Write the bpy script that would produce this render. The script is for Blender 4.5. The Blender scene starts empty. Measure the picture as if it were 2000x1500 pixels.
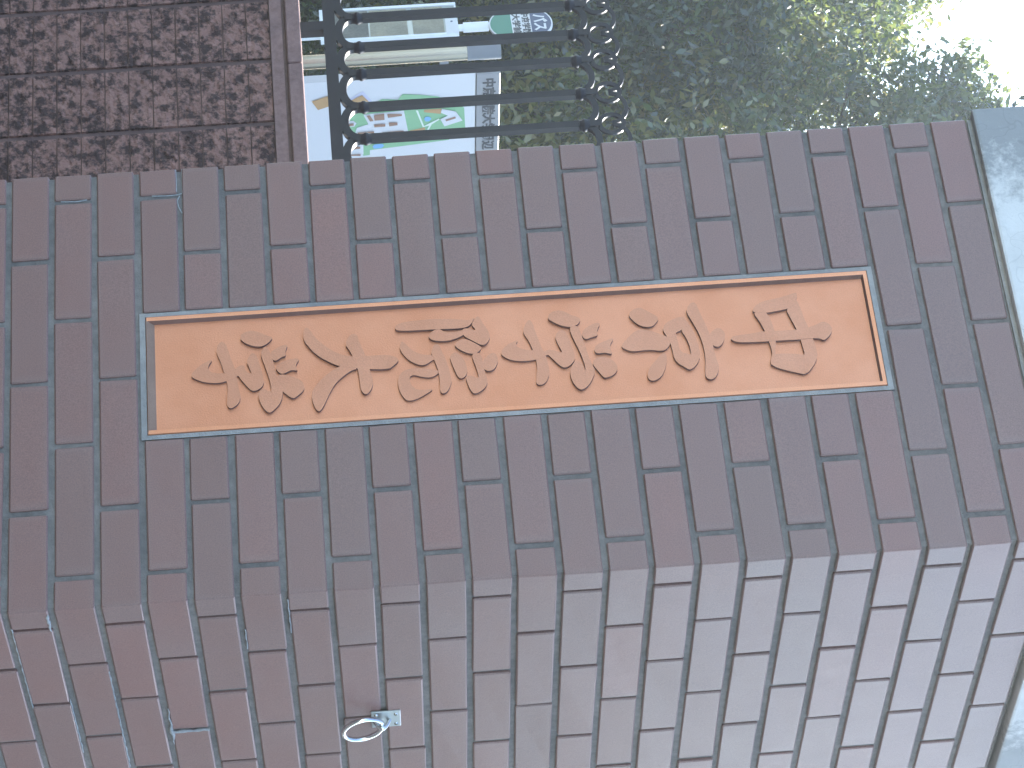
import bpy, bmesh, math, random
import numpy as np
from mathutils import Matrix, Vector, noise
from mathutils.geometry import delaunay_2d_cdt

# ------------------------------------------------------------------ camera, light, exposure
S = bpy.context.scene
COL = S.collection
R3 = ((0.08658924, -0.01078132, 0.99618576), (0.83637316, 0.54407387, -0.06680991), (-0.54127835, 0.83896805, 0.05612815))
EYE = Vector((2.89071757, -3.75343065, 1.4860576))
cam = bpy.data.cameras.new('camera')
cam.sensor_fit = 'HORIZONTAL'; cam.sensor_width = 36.0
cam.lens = 5528.04 / 2000 * 36.0
cam.clip_start = 0.1; cam.clip_end = 1500
cam_o = bpy.data.objects.new('camera', cam); COL.objects.link(cam_o)
right, down, fwd = (Vector(r) for r in R3)
cam_o.matrix_world = Matrix(((right.x, -down.x, -fwd.x, EYE.x), (right.y, -down.y, -fwd.y, EYE.y), (right.z, -down.z, -fwd.z, EYE.z), (0, 0, 0, 1)))
S.camera = cam_o

SUN_AZ, SUN_EL = 98.0, 31.0          # azimuth counted from +X towards +Y: behind the pillar, so its faces are in shade
world = bpy.data.worlds.new('World'); S.world = world; world.use_nodes = True
wn = world.node_tree.nodes; wl = world.node_tree.links; wn.clear()
sky = wn.new('ShaderNodeTexSky'); sky.sky_type = 'NISHITA'; sky.sun_disc = False
sky.sun_elevation = math.radians(SUN_EL); sky.sun_rotation = math.radians(90 - SUN_AZ)
sky.altitude = 300; sky.air_density = 1.0; sky.dust_density = 0.7; sky.ozone_density = 1.0
bgn = wn.new('ShaderNodeBackground'); bgn.inputs['Strength'].default_value = 0.12
wo = wn.new('ShaderNodeOutputWorld')
wl.new(sky.outputs[0], bgn.inputs[0]); wl.new(bgn.outputs[0], wo.inputs[0])
sl = bpy.data.lights.new('sun', 'SUN'); sl.energy = 4.0; sl.angle = math.radians(0.53); sl.color = (1.0, 0.95, 0.86)
sun = bpy.data.objects.new('sun', sl); COL.objects.link(sun)
az, el = math.radians(SUN_AZ), math.radians(SUN_EL)
sdir = Vector((math.cos(az) * math.cos(el), math.sin(az) * math.cos(el), math.sin(el)))
sun.rotation_euler = sdir.to_track_quat('Z', 'Y').to_euler()
S.view_settings.view_transform = 'Standard'; S.view_settings.look = 'None'
S.view_settings.gamma = 1.0; S.view_settings.use_curve_mapping = False
S.view_settings.exposure = 2.33
S.cycles.use_denoising = True
S.cycles.max_bounces = 8; S.cycles.diffuse_bounces = 4; S.cycles.transparent_max_bounces = 8
RND = random.Random(7)
HAZE = 0.0020

# ------------------------------------------------------------------ helpers
def tag(o, label=None, cat=None, group=None, kind=None):
    for k, v in (('label', label), ('category', cat), ('group', group), ('kind', kind)):
        if v: o[k] = v
    return o

def empty(name, loc, label, cat, group=None, rotz=0.0):
    o = bpy.data.objects.new(name, None); COL.objects.link(o)
    o.location = loc; o.rotation_euler = (0, 0, rotz); o.empty_display_size = 0.1
    return tag(o, label, cat, group)

def link(name, me, parent=None, loc=(0, 0, 0), rot=(0, 0, 0)):
    o = bpy.data.objects.new(name, me); COL.objects.link(o)
    o.location = loc; o.rotation_euler = rot
    if parent: o.parent = parent
    return o

def mesh(name, verts, faces, mats=(), mi=None, smooth=False):
    me = bpy.data.meshes.new(name); me.from_pydata([tuple(v) for v in verts], [], faces)
    for m in mats: me.materials.append(m)
    if mi is not None: me.polygons.foreach_set('material_index', mi)
    if smooth: me.polygons.foreach_set('use_smooth', [True] * len(me.polygons))
    me.update(); return me

class MB:
    """collects boxes, tubes and prisms for ONE mesh"""
    def __init__(s): s.v = []; s.f = []; s.mi = []; s.sm = []
    def add(s, vs, fs, m=0, sm=False):
        b = len(s.v); s.v += [tuple(v) for v in vs]
        for f in fs: s.f.append([b + i for i in f]); s.mi.append(m); s.sm.append(sm)
    def box(s, a, b, m=0):
        x0, y0, z0 = a; x1, y1, z1 = b
        s.add([(x0,y0,z0),(x1,y0,z0),(x1,y1,z0),(x0,y1,z0),(x0,y0,z1),(x1,y0,z1),(x1,y1,z1),(x0,y1,z1)],
              [(0,3,2,1),(4,5,6,7),(0,1,5,4),(1,2,6,5),(2,3,7,6),(3,0,4,7)], m)
    def tube(s, pts, r, n=8, m=0, closed=False, up=None, cap=True):
        P = [Vector(p) for p in pts]; k = len(P)
        rr = r if isinstance(r, (list, tuple)) else [r] * k
        vs = []; prev = None
        for i in range(k):
            if closed: t = P[(i + 1) % k] - P[i - 1]
            else: t = P[min(i + 1, k - 1)] - P[max(i - 1, 0)]
            t.normalize()
            if prev is None:
                a = Vector(up) if up else (Vector((0, 0, 1)) if abs(t.z) < .9 else Vector((1, 0, 0)))
                u = (a - t * a.dot(t)).normalized()
            else: u = (prev - t * prev.dot(t)).normalized()
            prev = u; w = t.cross(u)
            for j in range(n):
                g = 2 * math.pi * (j + .5) / n
                vs.append(P[i] + (u * math.cos(g) + w * math.sin(g)) * rr[i])
        fs = []
        for i in range(k if closed else k - 1):
            i2 = (i + 1) % k
            for j in range(n):
                j2 = (j + 1) % n
                fs.append((i*n+j, i*n+j2, i2*n+j2, i2*n+j))
        s.add(vs, fs, m, n > 4)
        if not closed and cap: s.add(vs[:n], [tuple(reversed(range(n)))], m); s.add(vs[-n:], [tuple(range(n))], m)
    def build(s, name, mats, parent=None, loc=(0, 0, 0), rot=(0, 0, 0)):
        me = bpy.data.meshes.new(name); me.from_pydata(s.v, [], s.f)
        for m in (mats if isinstance(mats, (list, tuple)) else [mats]): me.materials.append(m)
        me.polygons.foreach_set('material_index', s.mi); me.polygons.foreach_set('use_smooth', s.sm); me.update()
        return link(name, me, parent, loc, rot)

def bevel_all(me, off, seg=1):
    bm = bmesh.new(); bm.from_mesh(me)
    bmesh.ops.bevel(bm, geom=list(bm.edges), offset=off, segments=seg, affect='EDGES', profile=0.6)
    bmesh.ops.recalc_face_normals(bm, faces=list(bm.faces))
    bm.to_mesh(me); bm.free(); return me

# ------------------------------------------------------------------ materials
def mat(name, col=(0.5, 0.5, 0.5), rough=0.6, metal=0.0, spec=0.5):
    m = bpy.data.materials.new(name); m.use_nodes = True
    b = m.node_tree.nodes['Principled BSDF']
    b.inputs['Base Color'].default_value = (*col, 1); b.inputs['Roughness'].default_value = rough
    b.inputs['Metallic'].default_value = metal; b.inputs['Specular IOR Level'].default_value = spec
    return m, m.node_tree.nodes, m.node_tree.links, b

def ramp(n, pts):
    r = n.new('ShaderNodeValToRGB'); e = r.color_ramp.elements
    while len(e) < len(pts): e.new(0.5)
    for i, (p, c) in enumerate(pts): e[i].position = p; e[i].color = (*c, 1) if len(c) == 3 else c
    return r

def noise_tex(n, l, coord, scale, detail=3.0, rough=0.55):
    t = n.new('ShaderNodeTexNoise'); t.inputs['Scale'].default_value = scale
    t.inputs['Detail'].default_value = detail; t.inputs['Roughness'].default_value = rough
    l.new(coord, t.inputs['Vector']); return t.outputs['Fac']

def mixc(n, l, fac, a, b, mode='MIX'):
    m = n.new('ShaderNodeMix'); m.data_type = 'RGBA'; m.blend_type = mode
    for i, x in ((0, fac), (6, a), (7, b)):
        if isinstance(x, (int, float)): m.inputs[i].default_value = x
        elif isinstance(x, (tuple, list)): m.inputs[i].default_value = (*x, 1)
        else: l.new(x, m.inputs[i])
    return m.outputs[2]

def fmath(n, l, op, a, b=None, clamp=False):
    m = n.new('ShaderNodeMath'); m.operation = op; m.use_clamp = clamp
    for i, x in enumerate((a, b)):
        if x is None: continue
        if isinstance(x, (int, float)): m.inputs[i].default_value = x
        else: l.new(x, m.inputs[i])
    return m.outputs[0]

def bump(n, l, b, h, strength=0.3, dist=0.002):
    k = n.new('ShaderNodeBump'); k.inputs['Strength'].default_value = strength; k.inputs['Distance'].default_value = dist
    l.new(h, k.inputs['Height']); l.new(k.outputs[0], b.inputs['Normal'])

def world_pos(n): return n.new('ShaderNodeNewGeometry').outputs['Position']

def brick_mat():
    m, n, l, b = mat('glazed_brick', rough=0.42)
    oi = n.new('ShaderNodeObjectInfo'); tc = n.new('ShaderNodeTexCoord'); gp = world_pos(n)
    tint = ramp(n, [(0.0, (0.212, 0.117, 0.099)), (0.3, (0.226, 0.118, 0.099)), (0.75, (0.238, 0.119, 0.100)), (1.0, (0.254, 0.118, 0.098))])
    l.new(oi.outputs['Random'], tint.inputs[0])
    # the fired face: redder in the middle of each brick, greyer and limed near its edges, cloudy all over
    sp = n.new('ShaderNodeSeparateXYZ'); l.new(tc.outputs['Generated'], sp.inputs[0])
    ex = fmath(n, l, 'MULTIPLY', fmath(n, l, 'MINIMUM', sp.outputs[0], fmath(n, l, 'SUBTRACT', 1.0, sp.outputs[0])), 14.0, True)
    ez = fmath(n, l, 'MULTIPLY', fmath(n, l, 'MINIMUM', sp.outputs[2], fmath(n, l, 'SUBTRACT', 1.0, sp.outputs[2])), 6.0, True)
    inner = fmath(n, l, 'MINIMUM', ex, ez)
    cloud = noise_tex(n, l, gp, 14.0, 5.0, 0.6)
    cl = ramp(n, [(0.35, (0, 0, 0)), (0.7, (1, 1, 1))]); l.new(cloud, cl.inputs[0])
    red = mixc(n, l, fmath(n, l, 'MULTIPLY', cl.outputs[0], 0.30), tint.outputs[0], (0.215, 0.128, 0.112))
    col = mixc(n, l, fmath(n, l, 'MULTIPLY', fmath(n, l, 'SUBTRACT', 1.0, inner), 0.35), red, (0.23, 0.160, 0.142))
    grain = noise_tex(n, l, gp, 520.0, 3.0, 0.7)
    gr = ramp(n, [(0.3, (0.76, 0.76, 0.77)), (0.7, (1.22, 1.21, 1.20))]); l.new(grain, gr.inputs[0])
    col = mixc(n, l, 1.0, col, gr.outputs[0], 'MULTIPLY')
    l.new(col, b.inputs['Base Color'])
    rr = n.new('ShaderNodeMapRange'); l.new(cloud, rr.inputs[0]); rr.inputs[3].default_value = 0.33; rr.inputs[4].default_value = 0.44; b.inputs['Specular IOR Level'].default_value = 0.62
    l.new(rr.outputs[0], b.inputs['Roughness'])
    h = fmath(n, l, 'ADD', noise_tex(n, l, gp, 420.0, 3.0), fmath(n, l, 'MULTIPLY', noise_tex(n, l, gp, 30.0, 2.0), 2.0))
    bump(n, l, b, h, 0.35, 0.0006)
    return m

def mortar_mat(name, c1, c2, scale=60):
    m, n, l, b = mat(name, rough=0.9, spec=0.25); gp = world_pos(n)
    r = ramp(n, [(0.3, c1), (0.72, c2)]); l.new(noise_tex(n, l, gp, scale, 6.0, 0.65), r.inputs[0])
    big = ramp(n, [(0.35, (0.78, 0.80, 0.82)), (0.7, (1.12, 1.1, 1.08))]); l.new(noise_tex(n, l, gp, 5.0, 3.0), big.inputs[0])
    l.new(mixc(n, l, 1.0, r.outputs[0], big.outputs[0], 'MULTIPLY'), b.inputs['Base Color'])
    bump(n, l, b, noise_tex(n, l, gp, 300.0, 5.0, 0.7), 0.9, 0.003)
    return m

M_BRICK = brick_mat()
M_MORTAR = mortar_mat('grey_mortar', (0.180, 0.162, 0.147), (0.285, 0.258, 0.234))
M_SEAL = mortar_mat('pale_pointing', (0.33, 0.315, 0.295), (0.45, 0.43, 0.405), 40)
M_LIME = mortar_mat('lime_bloom', (0.34, 0.345, 0.34), (0.54, 0.545, 0.54), 150)

def copper_mat(name, c1, c2, rough, metal=0.75):
    m, n, l, b = mat(name, rough=rough, metal=metal); gp = world_pos(n)
    r = ramp(n, [(0.3, c1), (0.7, c2)]); l.new(noise_tex(n, l, gp, 9.0, 5.0, 0.6), r.inputs[0])
    g = ramp(n, [(0.3, (0.9, 0.9, 0.9)), (0.7, (1.08, 1.08, 1.08))]); l.new(noise_tex(n, l, gp, 700.0, 2.0), g.inputs[0])
    l.new(mixc(n, l, 1.0, r.outputs[0], g.outputs[0], 'MULTIPLY'), b.inputs['Base Color'])
    bump(n, l, b, noise_tex(n, l, gp, 350.0, 4.0, 0.6), 0.5, 0.0008)
    return m
M_COPPER = copper_mat('copper_plate', (0.64, 0.265, 0.142), (0.71, 0.32, 0.188), 0.5)
M_FRAME = copper_mat('copper_frame', (0.70, 0.295, 0.155), (0.76, 0.35, 0.205), 0.48)
M_LETTER = copper_mat('copper_letter', (0.555, 0.25, 0.147), (0.615, 0.288, 0.177), 0.50)
M_EDGE = copper_mat('dark_copper_edge', (0.21, 0.125, 0.10), (0.28, 0.165, 0.13), 0.7, 0.3)  # stroke sides and inner frame sides, a darker brown than the faces
M_LEDGE = copper_mat('grimy_ledge', (0.24, 0.15, 0.11), (0.34, 0.22, 0.16), 0.85, 0.2)

def concrete_mat():
    m, n, l, b = mat('stained_concrete', rough=0.85, spec=0.3); gp = world_pos(n)
    base = ramp(n, [(0.3, (0.63, 0.62, 0.59)), (0.7, (0.77, 0.755, 0.72))]); l.new(noise_tex(n, l, gp, 18.0, 7.0, 0.65), base.inputs[0])
    sp = n.new('ShaderNodeSeparateXYZ'); l.new(gp, sp.inputs[0])
    # black algae creeping in from the left corner, broken up by noise; a smaller patch on the right face
    ragged = fmath(n, l, 'MULTIPLY', fmath(n, l, 'SUBTRACT', noise_tex(n, l, gp, 45.0, 8.0, 0.75), 0.5), 0.42)
    d1 = fmath(n, l, 'ADD', sp.outputs[0], ragged)
    a1 = n.new('ShaderNodeMapRange'); l.new(d1, a1.inputs[0]); a1.inputs[1].default_value = 0.07; a1.inputs[2].default_value = 0.19; a1.inputs[3].default_value = 0.72; a1.inputs[4].default_value = 0.0
    d2 = fmath(n, l, 'ADD', sp.outputs[1], ragged)
    a2 = n.new('ShaderNodeMapRange'); l.new(d2, a2.inputs[0]); a2.inputs[1].default_value = 0.56; a2.inputs[2].default_value = 0.66; a2.inputs[3].default_value = 0.0; a2.inputs[4].default_value = 0.55
    al = fmath(n, l, 'MAXIMUM', a1.outputs[0], a2.outputs[0])
    col = mixc(n, l, al, base.outputs[0], (0.19, 0.20, 0.205))
    cr = n.new('ShaderNodeTexVoronoi'); cr.feature = 'DISTANCE_TO_EDGE'; cr.inputs['Scale'].default_value = 9.0
    wv = n.new('ShaderNodeTexNoise'); wv.inputs['Scale'].default_value = 12.0; l.new(gp, wv.inputs['Vector'])
    l.new(mixc(n, l, 0.25, gp, wv.outputs['Color']), cr.inputs['Vector'])
    ck = ramp(n, [(0.0, (0.62, 0.62, 0.62)), (0.02, (1, 1, 1))]); l.new(cr.outputs['Distance'], ck.inputs[0])
    l.new(mixc(n, l, 0.3, col, ck.outputs[0], 'MULTIPLY'), b.inputs['Base Color'])
    bump(n, l, b, noise_tex(n, l, gp, 90.0, 7.0, 0.7), 0.6, 0.003)
    return m
M_CAP = concrete_mat()

def rough_block_mat():
    m, n, l, b = mat('split_face_block', rough=0.85, spec=0.3); gp = world_pos(n)
    base = ramp(n, [(0.3, (0.25, 0.142, 0.118)), (0.7, (0.36, 0.21, 0.172))]); l.new(noise_tex(n, l, gp, 22.0, 4.0), base.inputs[0])
    dark_mottle = ramp(n, [(0.43, (1.12, 1.08, 1.06)), (0.57, (0.25, 0.265, 0.285))]); l.new(noise_tex(n, l, gp, 33.0, 7.0, 0.68), dark_mottle.inputs[0])  # noise mottling that darkens patches of the block face
    l.new(mixc(n, l, 1.0, base.outputs[0], dark_mottle.outputs[0], 'MULTIPLY'), b.inputs['Base Color'])
    bump(n, l, b, noise_tex(n, l, gp, 75.0, 6.0, 0.62), 1.0, 0.016)
    return m
M_BLOCK = rough_block_mat()
M_GROOVE = mortar_mat('dark_joint', (0.16, 0.105, 0.098), (0.22, 0.145, 0.13), 50)
M_COPE = mortar_mat('coping_tile', (0.23, 0.14, 0.122), (0.34, 0.22, 0.195), 45)
M_IRON, _n, _l, _b = mat('dark_iron_paint', (0.022, 0.018, 0.021), 0.4, 0.0, 0.3)
M_STEEL, _n, _l, _b = mat('stainless_steel', (0.72, 0.73, 0.74), 0.16, 1.0)
M_ZINC, _n, _l, _b = mat('brushed_zinc', (0.42, 0.45, 0.45), 0.42, 0.85)
M_POST, _n, _l, _b = mat('polished_post', (0.27, 0.265, 0.255), 0.25, 1.0)
M_POSTCAP, _n, _l, _b = mat('grey_post_cap', (0.20, 0.22, 0.24), 0.5)
M_WHITE, _n, _l, _b = mat('white_panel', (0.65, 0.655, 0.66), 0.4)
M_STRIP, _n, _l, _b = mat('grey_title_strip', (0.27, 0.275, 0.285), 0.45)
M_INK, _n, _l, _b = mat('black_lettering', (0.03, 0.032, 0.04), 0.5)
M_GREEN, _n, _l, _b = mat('map_green', (0.22, 0.46, 0.24), 0.5)
M_TAN, _n, _l, _b = mat('map_tan', (0.46, 0.27, 0.11), 0.5)
M_BROWN, _n, _l, _b = mat('map_brown', (0.30, 0.16, 0.10), 0.5)
M_LILAC, _n, _l, _b = mat('map_lilac', (0.56, 0.56, 0.68), 0.5)
M_POND, _n, _l, _b = mat('map_pond', (0.17, 0.42, 0.70), 0.5)
M_PALE, _n, _l, _b = mat('map_pale_path', (0.70, 0.80, 0.68), 0.5)
M_DGREEN, _n, _l, _b = mat('sign_green', (0.02, 0.20, 0.13), 0.4)
M_BLUE, _n, _l, _b = mat('sign_blue', (0.03, 0.055, 0.13), 0.4)
M_SHEET = mortar_mat('timetable_paper', (0.34, 0.305, 0.225), (0.44, 0.40, 0.30), 60)
M_SHEETD = mortar_mat('weathered_paper', (0.18, 0.17, 0.14), (0.25, 0.24, 0.20), 60)
M_PIPE, _n, _l, _b = mat('white_pipe', (0.78, 0.80, 0.80), 0.35)

def leaf_mat(name, c1, c2, trans, gloss=0.2):
    m = bpy.data.materials.new(name); m.use_nodes = True; n = m.node_tree.nodes; l = m.node_tree.links
    b = n['Principled BSDF']; out = n['Material Output']
    gi = n.new('ShaderNodeNewGeometry')
    r = ramp(n, [(0.0, c1), (1.0, c2)]); l.new(gi.outputs['Random Per Island'], r.inputs[0])
    l.new(r.outputs[0], b.inputs['Base Color']); b.inputs['Roughness'].default_value = gloss
    b.inputs['Specular IOR Level'].default_value = 0.8
    t = n.new('ShaderNodeBsdfTranslucent'); tr = ramp(n, [(0.0, trans[0]), (1.0, trans[1])])
    l.new(gi.outputs['Random Per Island'], tr.inputs[0]); l.new(tr.outputs[0], t.inputs['Color'])
    mx = n.new('ShaderNodeMixShader'); mx.inputs[0].default_value = 0.38
    l.new(b.outputs[0], mx.inputs[1]); l.new(t.outputs[0], mx.inputs[2]); l.new(mx.outputs[0], out.inputs['Surface'])
    return m
M_LEAF_A = leaf_mat('evergreen_leaf', (0.028, 0.056, 0.026), (0.062, 0.10, 0.044), ((0.12, 0.18, 0.04), (0.30, 0.34, 0.09)))
M_LEAF_B = leaf_mat('dark_leaf', (0.022, 0.040, 0.030), (0.05, 0.072, 0.045), ((0.05, 0.08, 0.02), (0.13, 0.16, 0.04)), 0.28)
M_LEAF_C = leaf_mat('yellowing_leaf', (0.08, 0.095, 0.03), (0.15, 0.14, 0.05), ((0.24, 0.26, 0.08), (0.40, 0.36, 0.13)))
M_BARK = mortar_mat('bark', (0.06, 0.05, 0.04), (0.13, 0.11, 0.09), 30)
M_ASPHALT = mortar_mat('asphalt', (0.035, 0.035, 0.036), (0.055, 0.055, 0.056), 40)
M_PAVE = mortar_mat('paving', (0.065, 0.062, 0.06), (0.10, 0.095, 0.09), 20)
M_SOIL = mortar_mat('soil', (0.05, 0.04, 0.03), (0.10, 0.085, 0.06), 15)
CHARS = [
 [[(21,9406),(-33,9482),(-48,9732),(-88,9986),(-64,10281),(-76,10581),(-120,10786),(-203,10938),(-148,11030),(-49,11075),(67,11028),(176,10912),(123,10841),(115,10732),(123,10542),(115,10216),(118,10027),(112,9661),(87,9486)],
  [(-472,9828),(-565,9871),(-662,10014),(-702,10270),(-758,10478),(-802,10620),(-595,10545),(-516,10484),(-481,10389),(-433,10083),(-438,9954)],
  [(-459,9837),(-472,9978),(-428,10072),(-269,10110),(-75,10143),(115,10137),(325,10098),(545,10048),(575,9994),(458,10000),(380,10046),(237,10041),(105,10019),(-112,9979),(-308,9916)],
  [(-488,10380),(-690,10569),(-506,10613),(-274,10649),(18,10717),(247,10753),(437,10765),(563,10717),(685,10630),(794,10525),(639,10498),(419,10540),(397,10563),(242,10545),(111,10534),(-95,10494),(-340,10419)],
  [(390,10029),(354,10173),(407,10541),(482,10738),(596,10692),(794,10525),(755,10413),(688,10225),(603,10040),(529,9996)]],
 [[(-104,9084),(-223,9238),(-132,9336),(-36,9334),(91,9288),(167,9208),(137,9123),(15,9079)],
  [(-523,8778),(-631,8781),(-744,8884),(-702,8949),(-580,8974),(-420,9014),(-224,9069),(18,9119),(208,9124),(398,9140),(529,9172),(644,9138),(744,9076),(772,8994),(709,8924),(570,8941),(396,8967),(160,8972),(-92,8934),(-313,8862)],
  [(-246,8347),(-360,8410),(-434,8538),(-480,8713),(-394,8742),(-203,8660),(-177,8543),(-26,8569),(212,8580),(267,8751),(294,8876),(399,8863),(521,8770),(561,8686),(484,8607),(432,8534),(321,8469),(191,8465),(12,8446),(-111,8401)],
  [(-459,8681),(-380,8761),(-171,8844),(70,8884),(261,8900),(399,8863),(365,8730),(261,8752),(119,8750),(-62,8712),(-205,8640)],
  [(31,7644),(-92,7736),(-290,7946),(-251,8130),(-138,8355),(-57,8474),(58,8431),(136,8372),(165,8290),(119,8088),(140,7829),(97,7735)],
  [(-586,7839),(-664,7908),(-709,8022),(-648,8115),(-567,8225),(-475,8319),(-384,8264),(-307,8176),(-332,8020),(-423,7921),(-512,7861)],
  [(193,8346),(312,8361),(496,8310),(631,8246),(705,8149),(715,8059),(659,8012),(555,8019),(420,8093),(300,8205),(201,8296)]],
 [[(-597,6533),(-691,6562),(-749,6667),(-733,6794),(-640,6904),(-566,7076),(-440,7004),(-402,6881),(-450,6727),(-525,6615)],
  [(-391,6870),(-425,6893),(-429,7002),(-271,7036),(-114,7070),(125,7105),(342,7161),(462,7198),(586,7146),(708,7075),(783,6989),(795,6929),(751,6875),(629,6809),(476,6790),(361,6816),(216,6909),(306,7008),(460,7031),(403,7047),(237,7025),(33,6976),(-150,6915),(-308,6872)],
  [(-234,7052),(-316,7070),(-371,7125),(-445,7242),(-464,7383),(-287,7285),(-213,7312),(-187,7196),(-157,7123),(-173,7076)],
  [(100,7225),(17,7224),(-49,7290),(-109,7425),(-157,7568),(0,7463),(175,7508),(119,7391),(133,7271)],
  [(330,7162),(227,7202),(189,7315),(236,7457),(361,7552),(466,7551),(565,7472),(602,7350),(588,7312),(441,7230)],
  [(-221,6616),(-314,6645),(-368,6719),(-350,6787),(-240,6825),(-83,6859),(73,6893),(215,6899),(314,6820),(365,6717),(312,6644),(162,6531),(87,6479),(108,6437),(46,6404),(-7,6478),(13,6584),(83,6715),(-51,6669)],
  [(15,5723),(-76,5765),(-163,5852),(-238,6031),(-153,5979),(-92,6003),(-37,6106),(-14,6242),(-13,6409),(97,6458),(150,6375),(166,6285),(185,6077),(152,5893),(91,5791)],
  [(-356,6115),(-474,6136),(-622,6228),(-558,6282),(-400,6307),(-219,6350),(-2,6398),(120,6446),(238,6455),(416,6477),(563,6424),(640,6358),(651,6279),(606,6234),(457,6258),(319,6285),(165,6275),(-26,6243),(-208,6191)]],
 [[(-598,4072),(-680,4097),(-724,4287),(-741,4683),(-709,5077),(-658,5271),(-733,5376),(-595,5305),(-536,5222),(-521,5122),(-533,4817),(-536,4708),(-545,4137)],
  [(-595,5305),(-710,5374),(-741,5436),(-618,5475),(-468,5552),(-347,5586),(-243,5553),(-177,5489),(-176,5420),(-275,5290),(-381,5150),(-513,5141),(-516,5250),(-459,5373),(-534,5330)],
  [(-524,4707),(-544,4758),(-521,4816),(-476,4862),(-452,5008),(-489,5139),(-437,5194),(-376,5140),(-332,5028),(-295,4898),(-319,4673),(-390,4599),(-436,4612),(-503,4666)],
  [(137,5424),(26,5511),(-25,5614),(38,5667),(156,5672),(292,5607),(327,5535),(309,5459),(228,5397)],
  [(-166,5026),(-239,5002),(-312,5125),(-318,5195),(-224,5335),(-133,5441),(-44,5370),(-16,5279),(-61,5155)],
  [(6,5258),(-60,5322),(-5,5416),(196,5429),(373,5453),(515,5481),(628,5433),(712,5328),(735,5249),(690,5204),(547,5156),(394,5129),(378,5219),(457,5329),(388,5345),(186,5302)],
  [(37,4912),(-32,4927),(-85,5009),(-8,5092),(115,5151),(281,5177),(406,5128),(434,5048),(372,5004),(217,4957)],
  [(-161,4642),(-264,4689),(-259,4757),(-126,4787),(32,4844),(210,4879),(388,4905),(481,4908),(627,4848),(697,4775),(663,4710),(489,4722),(303,4716),(172,4696),(4,4650),(-92,4617)],
  [(-36,4731),(-59,4595),(-83,4440),(-189,4300),(-351,4193),(-342,4153),(-226,4121),(-92,4176),(46,4285),(135,4445),(113,4544),(17,4659),(82,4742)],
  [(281,4737),(375,4604),(352,4459),(293,4307),(335,4246),(452,4248),(574,4327),(596,4452),(580,4623),(679,4485),(770,4313),(782,4187),(708,4124),(565,4065),(401,4056),(265,4094),(180,4207),(170,4374),(231,4692)]],
 [[(-346,3267),(-473,3303),(-556,3377),(-543,3464),(-411,3486),(-229,3545),(-49,3593),(165,3629),(367,3675),(527,3637),(629,3543),(548,3470),(385,3460),(139,3445),(-101,3381),(-259,3321)],
  [(15,4102),(-58,4063),(-111,3919),(-113,3675),(-113,3381),(-178,3150),(-373,2925),(-525,2795),(-698,2715),(-745,2649),(-671,2611),(-493,2607),(-344,2689),(-168,2827),(-50,2987),(44,3138),(98,3369),(142,3630),(166,3931),(102,4014)],
  [(126,3436),(51,3372),(15,3208),(128,3017),(277,2844),(442,2719),(555,2684),(694,2697),(848,2748),(875,2804),(755,2878),(576,2955),(376,3062),(236,3206),(131,3348)]],
 [[(-609,1598),(-690,1625),(-732,1695),(-745,1823),(-676,1948),(-628,2025),(-591,2121),(-523,2079),(-458,2008),(-423,1929),(-436,1831),(-480,1725),(-534,1649)],
  [(-402,1962),(-428,2007),(-324,2062),(-167,2104),(-49,2124),(141,2150),(261,2203),(380,2237),(496,2237),(643,2201),(752,2124),(841,2024),(808,1968),(711,1904),(581,1861),(453,1851),(366,1918),(445,2040),(413,2066),(213,2040),(11,1990),(-205,1930),(-300,1919)],
  [(-288,2070),(-332,2111),(-416,2232),(-442,2360),(-304,2305),(-215,2316),(-203,2242),(-139,2171),(-144,2103)],
  [(60,2163),(-24,2137),(-88,2218),(-149,2337),(-162,2543),(-23,2449),(87,2498),(49,2387),(137,2247)],
  [(152,2149),(123,2228),(156,2344),(240,2515),(338,2578),(453,2573),(538,2482),(601,2401),(549,2326),(418,2206),(283,2183)],
  [(-154,1684),(-256,1727),(-334,1788),(-258,1854),(-90,1896),(76,1929),(241,1951),(331,1919),(389,1849),(411,1761),(312,1677),(165,1581),(105,1558),(89,1510),(-7,1475),(-61,1525),(-102,1604),(-86,1653),(8,1654),(92,1763),(-33,1729)],
  [(21,804),(-45,844),(-143,944),(-205,1043),(-249,1156),(-132,1080),(-50,1078),(14,1144),(39,1318),(-3,1523),(93,1549),(156,1469),(182,1362),(213,1235),(184,1022),(121,888),(69,817)],
  [(-565,1258),(-570,1347),(-460,1392),(-220,1443),(-28,1505),(137,1528),(313,1542),(489,1574),(613,1541),(686,1452),(699,1393),(644,1347),(472,1362),(334,1376),(194,1361),(28,1328),(-162,1285),(-343,1222),(-427,1215)]]
]
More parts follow.
